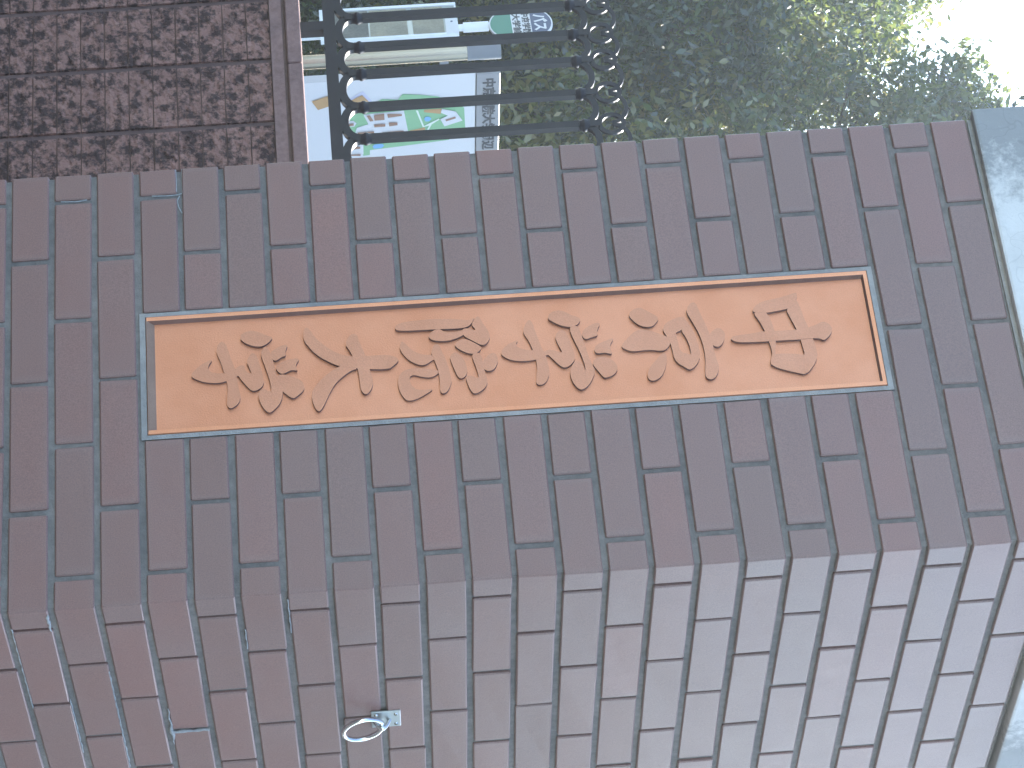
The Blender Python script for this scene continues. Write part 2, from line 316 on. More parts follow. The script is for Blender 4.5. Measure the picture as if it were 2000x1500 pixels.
MAP = {
 'green': [(3817,15187),(3090,15404),(2839,16212),(2304,16759),(2047,17107),(2171,17826),(1742,18061),(1881,18855),(2129,19727),(2611,20335),(3148,20910),(5012,20973),(5798,20176),(6098,17833),(6258,16426),(6683,16415),(6719,16101),(4971,15610),(4375,15245)],
 'shadow': [(2074,15381),(1312,16237),(2283,16684),(2400,16529),(1691,16169),(2222,15509)],
 'brown1': [(2161,15435),(1607,16191),(2282,16551),(2851,16326),(2579,15687)],
 'white': [(3211,16202),(3078,18096),(5061,18285),(4996,17078),(4998,15725),(4271,15863),(4035,16408),(3809,16357)],
 'b1': [(3296,16352),(3245,16506),(3740,16666),(3756,16493)],
 'b2': [(3265,16697),(3182,17177),(3694,17177),(3710,16705)],
 'b3': [(3230,17310),(3306,17997),(3455,17994),(3541,17341)],
 'b4': [(4051,16677),(4041,17208),(4261,17203),(4273,16691)],
 'b5': [(3955,17371),(3979,17774),(4207,17782),(4267,17384)],
 'b6': [(4641,15891),(4602,16663),(4755,16667),(4793,15886)],
 'b7': [(4769,17045),(4687,18051),(4813,18057),(4938,17060)],
 't1': [(4786,18320),(4591,19057),(4942,19092),(5062,18297)],
 't2': [(3113,19033),(3101,19856),(3539,19816),(3317,19031)],
 'oval': [(3871,15358),(3676,15460),(3671,15729),(3891,15856),(4155,15752),(4156,15444)],
 'bo': [(3902,15453),(3822,15724),(4016,15737),(4068,15466)],
 'pond1': [(3863,19026),(3687,19104),(3683,19258),(3867,19372),(4076,19274),(4077,19100)],
 'pond2': [(5919,16552),(5756,16673),(5746,17023),(5912,17116),(6122,16975),(6125,16624)],
 'w2': [(3103,19875),(3392,20526),(4179,20835),(4569,19985),(3947,19787),(3691,20142),(3403,19816)],
 'bb': [(3994,20026),(3784,20488),(3926,20534),(4135,20064)],
 'p1': [(3105,18650),(3115,18746),(4448,19020),(3905,19718),(3992,19756),(4350,19387),(5020,19169),(5009,19072),(4441,19271),(4545,18961)],
 'w3': [(6626,15283),(6142,15397),(5774,15584),(5695,16130),(6578,16113),(6684,15477)],
 'b8': [(6007,15460),(5818,15661),(5840,15978),(6009,15973),(6082,15496)],
 'b9': [(6566,15383),(6492,15483),(6490,15971),(6632,15967)],
 'brown2': [(1880,13852),(1529,14598),(1513,14842),(2249,14863),(2603,14114)]
}
# ------------------------------------------------------------------ ground
g = MB(); g.add([(-150, -150, 0), (150, -150, 0), (150, 150, 0), (-150, 150, 0)], [(0, 1, 2, 3)])
tag(g.build('ground', M_ASPHALT), kind='structure')
g = MB(); g.box((-9, -1.2, -0.05), (4.0, 6.0, 0.03))
tag(g.build('pavement', M_PAVE), kind='structure')
g = MB(); g.box((-30, 12.6, -0.05), (6, 40, 0.06))
tag(g.build('planting_bed', M_SOIL), kind='structure')

# ------------------------------------------------------------------ gate pillar
W, PITCH, ZT, BH = 0.8175, 0.069883, 2.55, 0.0602
ALPHA = math.radians(88.107)
SX, SY = math.cos(ALPHA), math.sin(ALPHA)               # direction of the right-hand face
THK = 0.014
pillar = empty('gate_pillar', (0, 0, 0), 'tall reddish brown brick gate pillar with pale stained concrete cap', 'pillar')

def side(d, off=0.0):                                    # point on the right face, d metres from the front corner
    return (W + d * SX - off * SY, d * SY + off * SX)

core = MB()
REC = 0.0042
PX0, PX1, PZ0, PZ1 = 0.2868, 0.5262, 1.1520, 2.3400      # opening for the name plate
zb, zt = 0.03, ZT
def front_slab(x0, x1, z0, z1): core.box((x0, REC, z0), (x1, 0.03, z1))
front_slab(REC, PX0, zb, zt); front_slab(PX1, W - REC - 0.002, zb, zt)
front_slab(PX0, PX1, zb, PZ0); front_slab(PX0, PX1, PZ1, zt)
a = side(0.006, REC); c = side(W - REC, REC)
core.add([(W - REC - 0.002, REC, zb), (c[0], c[1], zb), (REC, W - REC, zb), (REC, 0.0301, zb), (W - REC - 0.002, 0.0301, zb),
          (W - REC - 0.002, REC, zt), (c[0], c[1], zt), (REC, W - REC, zt), (REC, 0.0301, zt), (W - REC - 0.002, 0.0301, zt)],
         [(0, 1, 6, 5), (1, 2, 7, 6), (2, 3, 8, 7), (3, 4, 9, 8), (4, 0, 5, 9), (5, 6, 7, 8, 9), (4, 3, 2, 1, 0)])
core.build('mortar_core', M_MORTAR, pillar)
bs = MB(); bs.box((-0.03, -0.03, -0.02), (W + 0.03, W + 0.03, 0.034)); bs.build('footing', M_CAP, pillar)

def jit(me, rnd, amt=0.0010):
    for v in me.vertices: v.co += Vector((rnd.uniform(-amt, amt), rnd.uniform(-amt, amt) * .5, rnd.uniform(-amt, amt)))
CACHE = {}
def flat_brick(length, key, var):
    k = ('flat', key, var)
    if k not in CACHE:
        b = MB(); h = BH / 2; b.box((-length / 2, 0, -h), (length / 2, THK, h))
        me = bpy.data.meshes.new('brick'); me.from_pydata(b.v, [], b.f); me.materials.append(M_BRICK)
        jit(me, random.Random(hash(k) & 0xffff)); bevel_all(me, 0.0022); CACHE[k] = me
    return CACHE[k]
def corner_brick(da, db, u, v, key, var):
    """L brick: da along direction -u (front), db along direction v; outer corner at the origin"""
    k = ('L', key, var)
    if k not in CACHE:
        u = Vector(u); v = Vector(v); h = BH / 2
        nu = Vector((-v.x, -v.y)) ; o = Vector((0, 0))
        A = u * da; B = v * db; inn = (u + v) * THK
        prof = [A, o, B, B + u * THK, inn, A + v * THK]
        n = len(prof); vs = [(p.x, p.y, -h) for p in prof] + [(p.x, p.y, h) for p in prof]
        fs = [tuple(range(n)), tuple(range(2 * n - 1, n - 1, -1))] + [(i, i + n, (i + 1) % n + n, (i + 1) % n) for i in range(n)]
        me = bpy.data.meshes.new('brick'); me.from_pydata(vs, [], fs); me.materials.append(M_BRICK)
        jit(me, random.Random(hash((key, var)) & 0xffff), 0.0004)
        bm = bmesh.new(); bm.from_mesh(me); bmesh.ops.recalc_face_normals(bm, faces=list(bm.faces)); bm.to_mesh(me); bm.free()
        bevel_all(me, 0.0020); CACHE[k] = me
    return CACHE[k]
def put(me, x, y, z, rz=0.0):
    o = link('brick', me, pillar, (x + RND.uniform(-.0008, .0008), y, z + RND.uniform(-.0007, .0007)), (RND.uniform(-.004, .004), RND.uniform(-.004, .004), rz + RND.uniform(-.003, .003)))
    return o
NV = 6
FULL, L168, L50 = 0.2275, 0.168, 0.050
ROT_SIDE = ALPHA
for c in range(36):
    z = ZT - (c + 0.5) * PITCH
    odd = c % 2 == 1
    lf = L50 if odd else L168
    put(corner_brick(lf, L168 if odd else L50, (1, 0), (0, 1), ('left', odd), c % 3), 0, 0, z)
    rf, rs = (L50, L168) if odd else (L168, L50)
    put(corner_brick(rf, rs, (-1, 0), (SX, SY), ('right', odd), c % 3), W, 0, z)
    first = 0.0545 if odd else 0.1725
    nfull = 3 if odd else 2
    cut = 3 <= c < 20
    for i in range(nfull):
        x0 = first + 0.236 * i + 0.00425; x1 = first + 0.236 * (i + 1) - 0.00425
        if cut and odd and i == 1: continue
        if cut and not odd:
            if i == 0: x1 = 0.2850
            else: x0 = 0.5282
            put(flat_brick(x1 - x0, ('cut', i), c % 4), (x0 + x1) / 2, RND.uniform(-.0006, .0006), z)
        else:
            if cut and odd and i == 0: x1 = 0.2850
            if cut and odd and i == 2: x0 = 0.5282
            put(flat_brick(x1 - x0, round(x1 - x0, 4), RND.randrange(NV)), (x0 + x1) / 2, RND.uniform(-.0006, .0006), z)
    first = 0.1725 if odd else 0.0545
    for i in range(2 if odd else 3):
        d = first + 0.236 * i + 0.118
        x, y = side(d)
        put(flat_brick(FULL, 'side', RND.randrange(NV)), x, y, z, ROT_SIDE)
    # the far corner of the right face
    x, y = side(W)
    rs2 = L168 if odd else L50
    put(corner_brick(rs2, L50 if odd else L168, (-SX, -SY), (-1, 0), ('rear', odd), c % 3), x, y, z)

# lime bloom and smears on a few joints
lime = MB()
def smear(pts, r): lime.tube(pts, r, 6)
zq = lambda k: ZT - k * PITCH
zz = zq(19.0)
smear([(0.0005, 0.0032, zz - .0055), (0.018, 0.0034, zz - .0052), (0.046, 0.003, zz - .005)], 0.0013)
smear([(0.0005, 0.0032, zz + .0050), (0.02, 0.0034, zz + .0054), (0.050, 0.003, zz + .0050), (0.0525, 0.003, zz - .002), (0.0535, 0.003, zz - .02), (0.052, 0.003, zz - .045)], 0.0012)
smear([(0.055, 0.003, zz), (0.064, 0.0035, zz - .004), (0.078, 0.003, zz - .002), (0.09, 0.0035, zz + .003)], 0.0012)
zz = zq(21.0)
smear([(0.052, 0.003, zz - .055), (0.0535, 0.0034, zz - .03), (0.0515, 0.003, zz - .012)], 0.0013)
dj = 0.4085; zc = ZT - 19.5 * PITCH
pts = []
for i in range(8):
    x, y = side(dj + 0.0012 * math.sin(i * 1.9), -0.0005); pts.append((x, y, zc - 0.031 + i * 0.0088))
smear(pts, [.0030, .0022, .0034, .0026, .0018, .0030, .0022, .0030])
pts = []
for i in range(12):
    x, y = side(dj - 0.075 + i * 0.011, 0.0015); pts.append((x, y, zq(20) + 0.0048 + 0.0012 * math.sin(i * 1.7)))
smear(pts, [.0008, .0012, .0010, .0016, .0014, .0020, .0030, .0040, .0034, .0020, .0014, .0006])
pts = []
for i in range(8):
    x, y = side(0.012 + i * 0.007, -0.0004); pts.append((x, y, zq(22) - 0.006 - 0.0018 * abs(math.sin(i * 2.3))))
smear(pts, [.0010, .0030, .0018, .0034, .0016, .0026, .0014, .0008])
for k1, d0, d1, s in ((23, .05, .30, 1), (22, .28, .46, -1), (21, .20, .52, -1), (18, .10, .16, 1), (17, .02, .12, 1)):
    pts = []; nn = int((d1 - d0) / .012)
    for i in range(nn + 1):
        x, y = side(d0 + (d1 - d0) * i / nn, 0.0018); pts.append((x, y, zq(k1) + s * (0.0046 + 0.0006 * math.sin(i * 2.3))))
    smear(pts, [0.0005 + 0.0011 * abs(math.sin(i * 1.3 + k1)) for i in range(nn + 1)])
lime.build('lime_smear', M_LIME, pillar)

# concrete cap
CAPH = 0.13; CZ = ZT + 0.006
OV = 0.0125
capm = MB()
p0 = Vector((-OV, -OV)); p1 = Vector(side(-OV / SY, -OV)); p2 = Vector(side(W + OV, -OV)); p3 = Vector((-OV, W + OV))
pr = [p0, p1, p2, p3]
capm.add([(p.x, p.y, CZ) for p in pr] + [(p.x, p.y, CZ + CAPH) for p in pr],
         [(3, 2, 1, 0), (4, 5, 6, 7), (0, 1, 5, 4), (1, 2, 6, 5), (2, 3, 7, 6), (3, 0, 4, 7)])
co = capm.build('cap_slab', M_CAP, pillar)
bevel_all(co.data, 0.005, 2)
bed = MB(); bed.box((0.001, 0.0012, ZT - 0.002), (W - 0.003, W, CZ + 0.001)); bed.build('bed_joint', M_SEAL, pillar)

# ------------------------------------------------------------------ name plate
PZ = 1.152; PXC = 0.4066
plate = empty('name_plate', (PXC, 0, PZ), 'long copper name plate with raised calligraphy set in the pillar face', 'sign')
HH = PZ1 - PZ
seal = MB()
fo = (-0.1120, 0.1120, 0.0100, 1.1790)                   # outer edge of the copper frame
hw = 0.1197
def ring(mb, o, i, y0, y1, mi=(0, 0, 0, 0)):             # o/i = (x0,x1,z0,z1)
    (a0, a1, b0, b1), (c0, c1, d0, d1) = o, i
    O = [(a0, b0), (a1, b0), (a1, b1), (a0, b1)]; I = [(c0, d0), (c1, d0), (c1, d1), (c0, d1)]
    for k in range(4):
        k2 = (k + 1) % 4
        mb.add([(O[k][0], y0, O[k][1]), (O[k2][0], y0, O[k2][1]), (I[k2][0], y1, I[k2][1]), (I[k][0], y1, I[k][1])], [(0, 1, 2, 3)], mi[k])
ring(seal, (-hw, hw, 0.0005, HH - 0.0005), fo, 0.0022, 0.0016)
seal.build('pointing', M_SEAL, plate)
fr = MB()
fi = (-0.1035, 0.1035, 0.0185, 1.1715)
fb = (-0.1008, 0.1008, 0.0240, 1.1690)
ring(fr, fo, (fo[0] + .0015, fo[1] - .0015, fo[2] + .0015, fo[3] - .0015), 0.004, 0.0)
ring(fr, (fo[0] + .0015, fo[1] - .0015, fo[2] + .0015, fo[3] - .0015), (fi[0], fi[1], fi[2] - .006, fi[3]), 0.0, 0.0003, (1, 0, 0, 0))
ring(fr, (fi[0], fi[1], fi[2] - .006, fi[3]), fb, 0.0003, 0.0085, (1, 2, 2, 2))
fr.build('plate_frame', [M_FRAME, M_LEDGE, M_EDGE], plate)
bp = MB(); bp.box((fb[0] - .01, 0.0085, fb[2] - .01), (fb[1] + .01, 0.020, fb[3] + .01)); bp.build('back_plate', M_COPPER, plate)

def chaikin(p, it=2):
    for _ in range(it):
        q = []
        for i in range(len(p)):
            a, b = p[i], p[(i + 1) % len(p)]
            q += [(a[0] * .75 + b[0] * .25, a[1] * .75 + b[1] * .25), (a[0] * .25 + b[0] * .75, a[1] * .25 + b[1] * .75)]
        p = q
    return p
def stroke_mesh(bm, poly, ytop, ybot):
    p = chaikin([(x * 1e-4, z * 1e-4) for x, z in poly], 2)
    ar = sum(p[i][0] * p[(i + 1) % len(p)][1] - p[(i + 1) % len(p)][0] * p[i][1] for i in range(len(p)))
    if ar < 0: p.reverse()
    n = len(p); ins = []
    for i in range(n):
        t = Vector(p[(i + 1) % n]) - Vector(p[i - 1])
        if t.length < 1e-9: t = Vector((1, 0))
        t.normalize(); ins.append((p[i][0] - t.y * 0.0007, p[i][1] + t.x * 0.0007))
    bot = [bm.verts.new((x, ybot, z)) for x, z in p]
    mid = [bm.verts.new((x, ytop + 0.0006, z)) for x, z in p]
    for i in range(n):
        j = (i + 1) % n
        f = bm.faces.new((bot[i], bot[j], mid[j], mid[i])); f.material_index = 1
    # the face of the stroke: inside of the outline, robust against tight corners
    def fill(pp, y, sink):
        vo, eo, fo_, *_r = delaunay_2d_cdt([Vector(q) for q in pp], [], [list(range(len(pp)))], 1, 1e-7)
        vv = [bm.verts.new((q.x, y, q.y)) for q in vo]
        for f in fo_:
            a_, b_, c_ = (vo[k] for k in f[:3])
            s = (b_ - a_).cross(c_ - a_)
            if abs(s) < 1e-12: continue
            try: ff = bm.faces.new([vv[k] for k in (f if s > 0 else reversed(f))])
            except ValueError: continue
            ff.material_index = 0
    fill(p, ytop + 0.0006, 0)
for ch in CHARS:
    bm = bmesh.new()
    for i, poly in enumerate(ch): stroke_mesh(bm, poly, 0.0028 + 0.00014 * i, 0.0095)
    me = bpy.data.meshes.new('character'); bm.to_mesh(me); bm.free()
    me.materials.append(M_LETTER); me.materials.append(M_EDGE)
    link('character', me, plate)

# ------------------------------------------------------------------ ring hook on the right face
hx, hy = side(0.0, 0.0)
hook = empty('ring_hook', (W, 0, 1.47), 'small steel pull ring hanging from a plate on the right brick face', 'ring', rotz=ALPHA)
b = MB(); b.box((0.389, -0.0030, 0.010), (0.441, 0.0008, 0.058))
o = b.build('mounting_plate', M_ZINC, hook); bevel_all(o.data, 0.0012)
for sx, szz in ((0.399, 0.05), (0.431, 0.05), (0.399, 0.018), (0.431, 0.018)):
    b = MB(); b.tube([(sx, -0.003, szz), (sx, -0.0046, szz)], [0.0036, 0.0028], 10)
    b.build('screw', M_STEEL, hook)
b = MB(); arc = [(0.4160 + 0.0 * t, -0.0030 - 0.016 * math.sin(math.pi * t / 10), 0.040 - 0.026 * t / 10) for t in range(11)]
b.tube(arc, 0.0034, 8); b.build('staple', M_STEEL, hook)
b = MB(); rp = []
for i in range(36):
    t = 2 * math.pi * i / 36; rr = 0.0320
    rp.append((0.4160 + rr * math.sin(t), -0.0125 - 0.010 * (1 - math.cos(t)) * .5, 0.0 + rr * math.cos(t) - 0.0045))
b.tube(rp, 0.0041, 10, closed=True); b.build('pull_ring', M_STEEL, hook)

# ------------------------------------------------------------------ block wall behind, left
YW = 2.75; GP = 0.2345; GX = -2.256; RPZ = 0.0699
wall = empty('block_wall', (-3, YW, 0), 'low wall of rough split-face dark red blocks with flat coping', 'wall')
wx0, wx1 = -6.0, 0.9
b = MB(); b.box((wx0 + 3, 0.0, 0.03), (wx1 + 3, 0.16, 1.349)); b.build('joint_backing', M_GROOVE, wall)
def rough_block(var, w):
    rnd = random.Random(100 + var); nx, nz = 14, 6; off = Vector((rnd.uniform(0, 50), rnd.uniform(0, 50), rnd.uniform(0, 50)))
    hgt = RPZ - 0.0035; vs = []; fs = []
    for j in range(nz + 1):
        for i in range(nx + 1):
            x = (i / nx - .5) * w; zc = (j / nz - .5) * hgt
            e = min(i, nx - i, 1.5) / 1.5; e2 = min(j, nz - j, 1) * .6 + .4
            nz_ = noise.noise(Vector((x * 38, zc * 38, 0)) + off) * .6 + noise.noise(Vector((x * 95, zc * 95, 7)) + off) * .5
            y = -0.008 - 0.010 * nz_ * (.35 + .65 * min(e, 1)) * e2
            jx = rnd.uniform(-.0025, .0025) if 0 < i < nx else 0; jz = rnd.uniform(-.002, .002) if 0 < j < nz else 0
            vs.append((x + jx, min(y, -0.002), zc + jz))
    k = nx + 1
    for j in range(nz):
        for i in range(nx): fs.append((j*k+i, j*k+i+1, (j+1)*k+i+1, (j+1)*k+i))
    base = len(vs); edge = list(range(0, k)) + [j*k+nx for j in range(1, nz+1)] + [nz*k+i for i in range(nx-1, -1, -1)] + [j*k for j in range(nz-1, 0, -1)]
    for e in edge: x, y, zc = vs[e]; vs.append((x, 0.004, zc))
    for q in range(len(edge)):
        q2 = (q + 1) % len(edge); fs.append((edge[q], base + q, base + q2, edge[q2]))
    return mesh('block', vs, fs, [M_BLOCK])
BL = [rough_block(v, 0.2145) for v in range(14)]
rb = random.Random(3)
cols = [GX + 0.2345 * i for i in range(-8, 4)]
nblk = 0
for x0 in cols:
    for r in range(18):
        zc = 1.311 - RPZ * (r + .5)
        o = link('block', BL[rb.randrange(14)], wall, (x0 + GP / 2 + 3 , -0.0 - rb.uniform(0, .003), zc), (0, math.pi if rb.random() < .5 else 0, 0)); nblk += 1
b = MB(); b.box((wx0 + 3, -0.019, 1.3125), (wx1 + 3, 0.15, 1.3475)); b.build('smooth_band', M_COPE, wall)
b = MB(); b.box((wx0 + 3, -0.008, 1.3475), (wx1 + 3, 0.15, 1.3585)); b.build('shadow_gap', M_GROOVE, wall)
xs = wx0 + 3
while xs < wx1 + 3 - .01:
    xe = min(xs + 0.59, wx1 + 3)
    b = MB(); b.box((xs + .0015, -0.030, 1.359), (xe - .0015, 0.19, 1.401)); o = b.build('coping_stone', M_COPE, wall); bevel_all(o.data, 0.0035); xs = xe

# ------------------------------------------------------------------ iron fence on the wall
YF = 2.82
fence = empty('iron_fence', (-3, YF, 1.40), 'dark iron railing with rings and arches along the low wall', 'fence')
fz = lambda z: z - 1.40
b = MB(); b.box((wx0 + 3, -0.016, fz(1.470)), (wx1 + 3, 0.016, fz(1.506))); b.build('bottom_rail', M_IRON, fence)
BX = []
x = -2.237 + 3; pat = [0.118, 0.125, 0.104, 0.114]
i = 0
xx = x
while xx > wx0 + 3.06: BX.append(xx); xx -= pat[i % 4]; i += 1
xx = x + 0.116; i = 0
while xx < wx1 + 3 - .05: BX.append(xx); xx += 0.116
BX.sort()
for q, x in enumerate(BX):
    b = MB(); b.box((x - .0112, -.0112, fz(1.535)), (x + .0112, .0112, fz(2.262))); b.build('bar', M_IRON, fence)
    for za in (1.562, 2.205):
        b = MB(); b.tube([(x, 0, fz(za - .004)), (x, 0, fz(za + .004)), (x, 0, fz(za + .009)), (x, 0, fz(za + .015)), (x, 0, fz(za + .020)), (x, 0, fz(za + .028))], [.0170, .0172, .0205, .0205, .0172, .0170], 8)
        b.build('collar', M_IRON, fence)
def flat_arc(mb, cx, cz, rx, rz, t0, t1, n, th, dep):
    pts = []
    for k in range(n + 1):
        t = t0 + (t1 - t0) * k / n; pts.append((cx + rx * math.cos(t), cz + rz * math.sin(t), math.cos(t) / rx, math.sin(t) / rz))
    for k in range(n):
        (xa, za, na, ma), (xb, zb_, nb, mb_) = pts[k], pts[k + 1]
        la = math.hypot(na, ma); lb = math.hypot(nb, mb_); na, ma, nb, mb_ = na/la*th/2, ma/la*th/2, nb/lb*th/2, mb_/lb*th/2
        v = []
        for y in (-dep / 2, dep / 2):
            v += [(xa - na, y, za - ma), (xb - nb, y, zb_ - mb_), (xb + nb, y, zb_ + mb_), (xa + na, y, za + ma)]
        mb.add(v, [(0, 1, 2, 3), (7, 6, 5, 4), (0, 4, 5, 1), (2, 6, 7, 3), (1, 5, 6, 2), (3, 7, 4, 0)])
for x0, x1 in zip(BX[:-1], BX[1:]):
    cx = (x0 + x1) / 2; hw_ = (x1 - x0) / 2
    b = MB(); flat_arc(b, cx, fz(1.555), hw_ - .002, .041, math.pi, 2 * math.pi, 14, .024, .018); b.build('foot_arch', M_IRON, fence)
    b = MB(); flat_arc(b, cx, fz(2.205), hw_ - .002, .052, 0, math.pi, 14, .018, .014); b.build('top_arch', M_IRON, fence)
for q, x in enumerate(BX):
    b = MB(); flat_arc(b, x, fz(2.298), .034, .036, 0, 2 * math.pi, 20, .013, .008); b.build('scroll_ring', M_IRON, fence)
for x0, x1 in zip(BX[:-1], BX[1:]):
    cx = (x0 + x1) / 2; hw_ = (x1 - x0) / 2
    b = MB(); flat_arc(b, cx, fz(2.300), hw_ - .004, .047, 0.0, math.pi, 14, .012, .007)
    b.build('crest_arch', M_IRON, fence)
for x in (-5.4, -4.0, -2.665, -1.3, 0.2):
    b = MB(); b.box((x + 3 - .017, -.017, fz(1.3985)), (x + 3 + .017, .017, fz(1.4700))); b.build('support_foot', M_IRON, fence)

# ------------------------------------------------------------------ campus map board
def flat_poly(mb, pts, y, m):
    a = sum(pts[i][0] * pts[(i + 1) % len(pts)][1] - pts[(i + 1) % len(pts)][0] * pts[i][1] for i in range(len(pts)))
    if a < 0: pts = pts[::-1]
    mb.add([(p[0], y, p[1]) for p in pts], [tuple(range(len(pts)))], m)
def text_mesh(body, size, width=None):
    cu = bpy.data.curves.new('lettering', 'FONT'); cu.body = body; cu.size = size; cu.align_x = 'LEFT'; cu.resolution_u = 2; cu.extrude = 0.0006
    cu.offset = size * 0.034
    o = bpy.data.objects.new('tmp', cu); COL.objects.link(o)
    dg = bpy.context.evaluated_depsgraph_get(); dg.update()
    me = bpy.data.meshes.new_from_object(o.evaluated_get(dg)); bpy.data.objects.remove(o)
    vs = me.vertices; x0 = min(v.co.x for v in vs); x1 = max(v.co.x for v in vs); y0 = min(v.co.y for v in vs); y1 = max(v.co.y for v in vs)
    for v in vs:
        xx, yy, zz = v.co.x - x0, v.co.y - y0, v.co.z
        if width: xx *= width / (x1 - x0)
        v.co = (xx, -zz, yy)
    me.materials.clear(); return me, (y1 - y0)
board = empty('map_board', (-5.3343, 6.3138, 0), 'white campus map board with grey title strip and silver post', 'sign', rotz=math.radians(94.5))
b = MB(); b.box((0.041, 0.0, 0.62), (1.62, 0.04, 2.1440)); o = b.build('map_panel', M_WHITE, board); bevel_all(o.data, .002)
b = MB(); b.box((0.046, -0.006, 2.1470), (1.64, 0.045, 2.2565)); o = b.build('title_strip', M_STRIP, board); bevel_all(o.data, .002)
for px in (-0.092, 1.74):
    b = MB(); b.tube([(px, 0.02, 0.0), (px, 0.02, 2.105)], 0.033, 20); b.build('post', M_POST, board)
    b = MB(); b.tube([(px, 0.02, 2.1055), (px, 0.02, 2.2585)], 0.036, 20); b.build('post_cap', M_POSTCAP, board)
for bz in (0.75, 1.325, 2.0):
    b = MB(); b.box((-0.06, 0.008, bz - .02), (0.041, 0.032, bz + .02)); b.build('bracket', M_POSTCAP, board)
mp = MB(); f1 = lambda k: [(u * 1e-4, z * 1e-4) for u, z in MAP[k]]
lay = [(['shadow'], 3, .0012), (['green'], 0, .0024), (['brown1', 'brown2', 't1', 't2'], 1, .0036), (['white', 'w3'], 6, .0036), (['p1'], 5, .0048), (['w2'], 6, .0060),
       (['oval'], 6, .0036), (['pond1', 'pond2'], 4, .0048), (['b1', 'b2', 'b3', 'b4', 'b5', 'b6', 'b7', 'b8', 'b9', 'bo', 'bb'], 2, .0074)]
for ks, m, y in lay:
    for k in ks: flat_poly(mp, f1(k), -y, m)
def extra(u0, u1, z0, z1, m, y): flat_poly(mp, [(u0, z0), (u1, z0), (u1, z1), (u0, z1)], -y, m)
extra(0.80, 1.45, 1.45, 1.95, 0, .0024); extra(0.9, 1.1, 1.6, 1.7, 2, .0036); extra(1.2, 1.35, 1.7, 1.8, 2, .0036)
mp.build('printed_map', [M_GREEN, M_TAN, M_BROWN, M_LILAC, M_POND, M_PALE, M_WHITE], board)
me, hgt = text_mesh('中京学院大学周辺', 0.062, 0.59); me.materials.append(M_INK)
link('title_lettering', me, board, (0.085, -0.0072, 2.1735))

# ------------------------------------------------------------------ bus stop
stop = empty('bus_stop_sign', (-9.3573, 10.7719, 0), 'bus stop sign with round green and blue disc above timetable frame', 'sign', rotz=math.radians(-18))
b = MB(); b.tube([(0, 0.03, 0), (0, 0.03, 2.56)], 0.024, 16); b.build('pole', M_PIPE, stop)
b = MB(); b.tube([(0, 0.03, 2.38), (0, 0.03, 2.55)], 0.034, 16); b.build('pole_sleeve', M_PIPE, stop)
b = MB(); b.tube([(0, 0.03, 0), (0, 0.03, 0.08)], [0.2, 0.16], 20); b.build('base_weight', M_POSTCAP, stop)
DCX, DCZ, DR = 0.046, 2.762, 0.213
def arc_band(z0, z1, r, n=18):
    t0 = math.asin(max(-1, min(1, z0 / r))); t1 = math.asin(max(-1, min(1, z1 / r)))
    Rr = [(r * math.cos(t0 + (t1 - t0) * i / n), r * math.sin(t0 + (t1 - t0) * i / n)) for i in range(n + 1)]
    L = [(-x, z) for x, z in reversed(Rr)]
    pts = Rr + L; out = []
    for p in pts:
        if not out or math.hypot(p[0] - out[-1][0], p[1] - out[-1][1]) > 1e-5: out.append(p)
    if math.hypot(out[0][0] - out[-1][0], out[0][1] - out[-1][1]) < 1e-5: out.pop()
    return [(x + DCX, z + DCZ) for x, z in out]
b = MB(); b.tube([(DCX, -0.005, DCZ), (DCX, 0.012, DCZ)], DR, 40, up=(0, 0, 1)); b.build('disc', M_WHITE, stop)
b = MB()
r_in = DR - 0.010
flat_poly(b, arc_band(-r_in, -0.062, r_in), -.0062, 0); flat_poly(b, arc_band(0.068, r_in, r_in), -.0062, 1)
b.build('disc_colour_fields', [M_DGREEN, M_BLUE], stop)
me, hgt = text_mesh('バス', 0.10, 0.20); me.materials.append(M_WHITE); link('disc_lettering', me, stop, (DCX - 0.10, -.0075, DCZ + 0.085))
me, hgt = text_mesh('中京学院', 0.055, 0.29); me.materials.append(M_INK); link('disc_lettering', me, stop, (DCX - 0.145, -.0062, DCZ + 0.008))
me, hgt = text_mesh('大学前', 0.055, 0.25); me.materials.append(M_INK); link('disc_lettering', me, stop, (DCX - 0.125, -.0062, DCZ - 0.055))
FX0, FX1, FZ0, FZ1 = -0.262, 0.135, 1.428, 2.345
b = MB()
b.box((FX0, -0.012, FZ0), (FX0 + .030, 0.012, FZ1)); b.box((FX1 - .022, -0.012, FZ0), (FX1, 0.012, FZ1))
b.box((FX0 + .030, -0.011, FZ0), (FX1 - .022, 0.011, FZ0 + .035)); b.box((FX0 + .030, -0.011, FZ1 - .012), (FX1 - .022, 0.011, FZ1))
b.build('timetable_frame', M_PIPE, stop)
b = MB(); b.box((FX0 + .030, -.002, FZ0 + .035), (FX1 - .022, .008, FZ1 - .012)); b.build('backing_board', M_ZINC, stop)
for z0, z1, m in ((1.475, 1.750, M_SHEETD), (1.760, 2.010, M_SHEET), (2.045, 2.252, M_SHEET)):
    b = MB(); b.box((FX0 + .034, -.0045, z0), (FX1 - .026, -.0021, z1)); b.build('timetable_sheet', m, stop)
b = MB(); b.box((-0.150, -.010, 2.262), (0.134, -.0125, 2.346)); b.build('notice_plate', M_WHITE, stop)
b = MB(); b.tube([(-0.02, -.0126, 2.305), (-0.02, -.0140, 2.305)], .008, 12); b.build('notice_emblem', M_BLUE, stop)

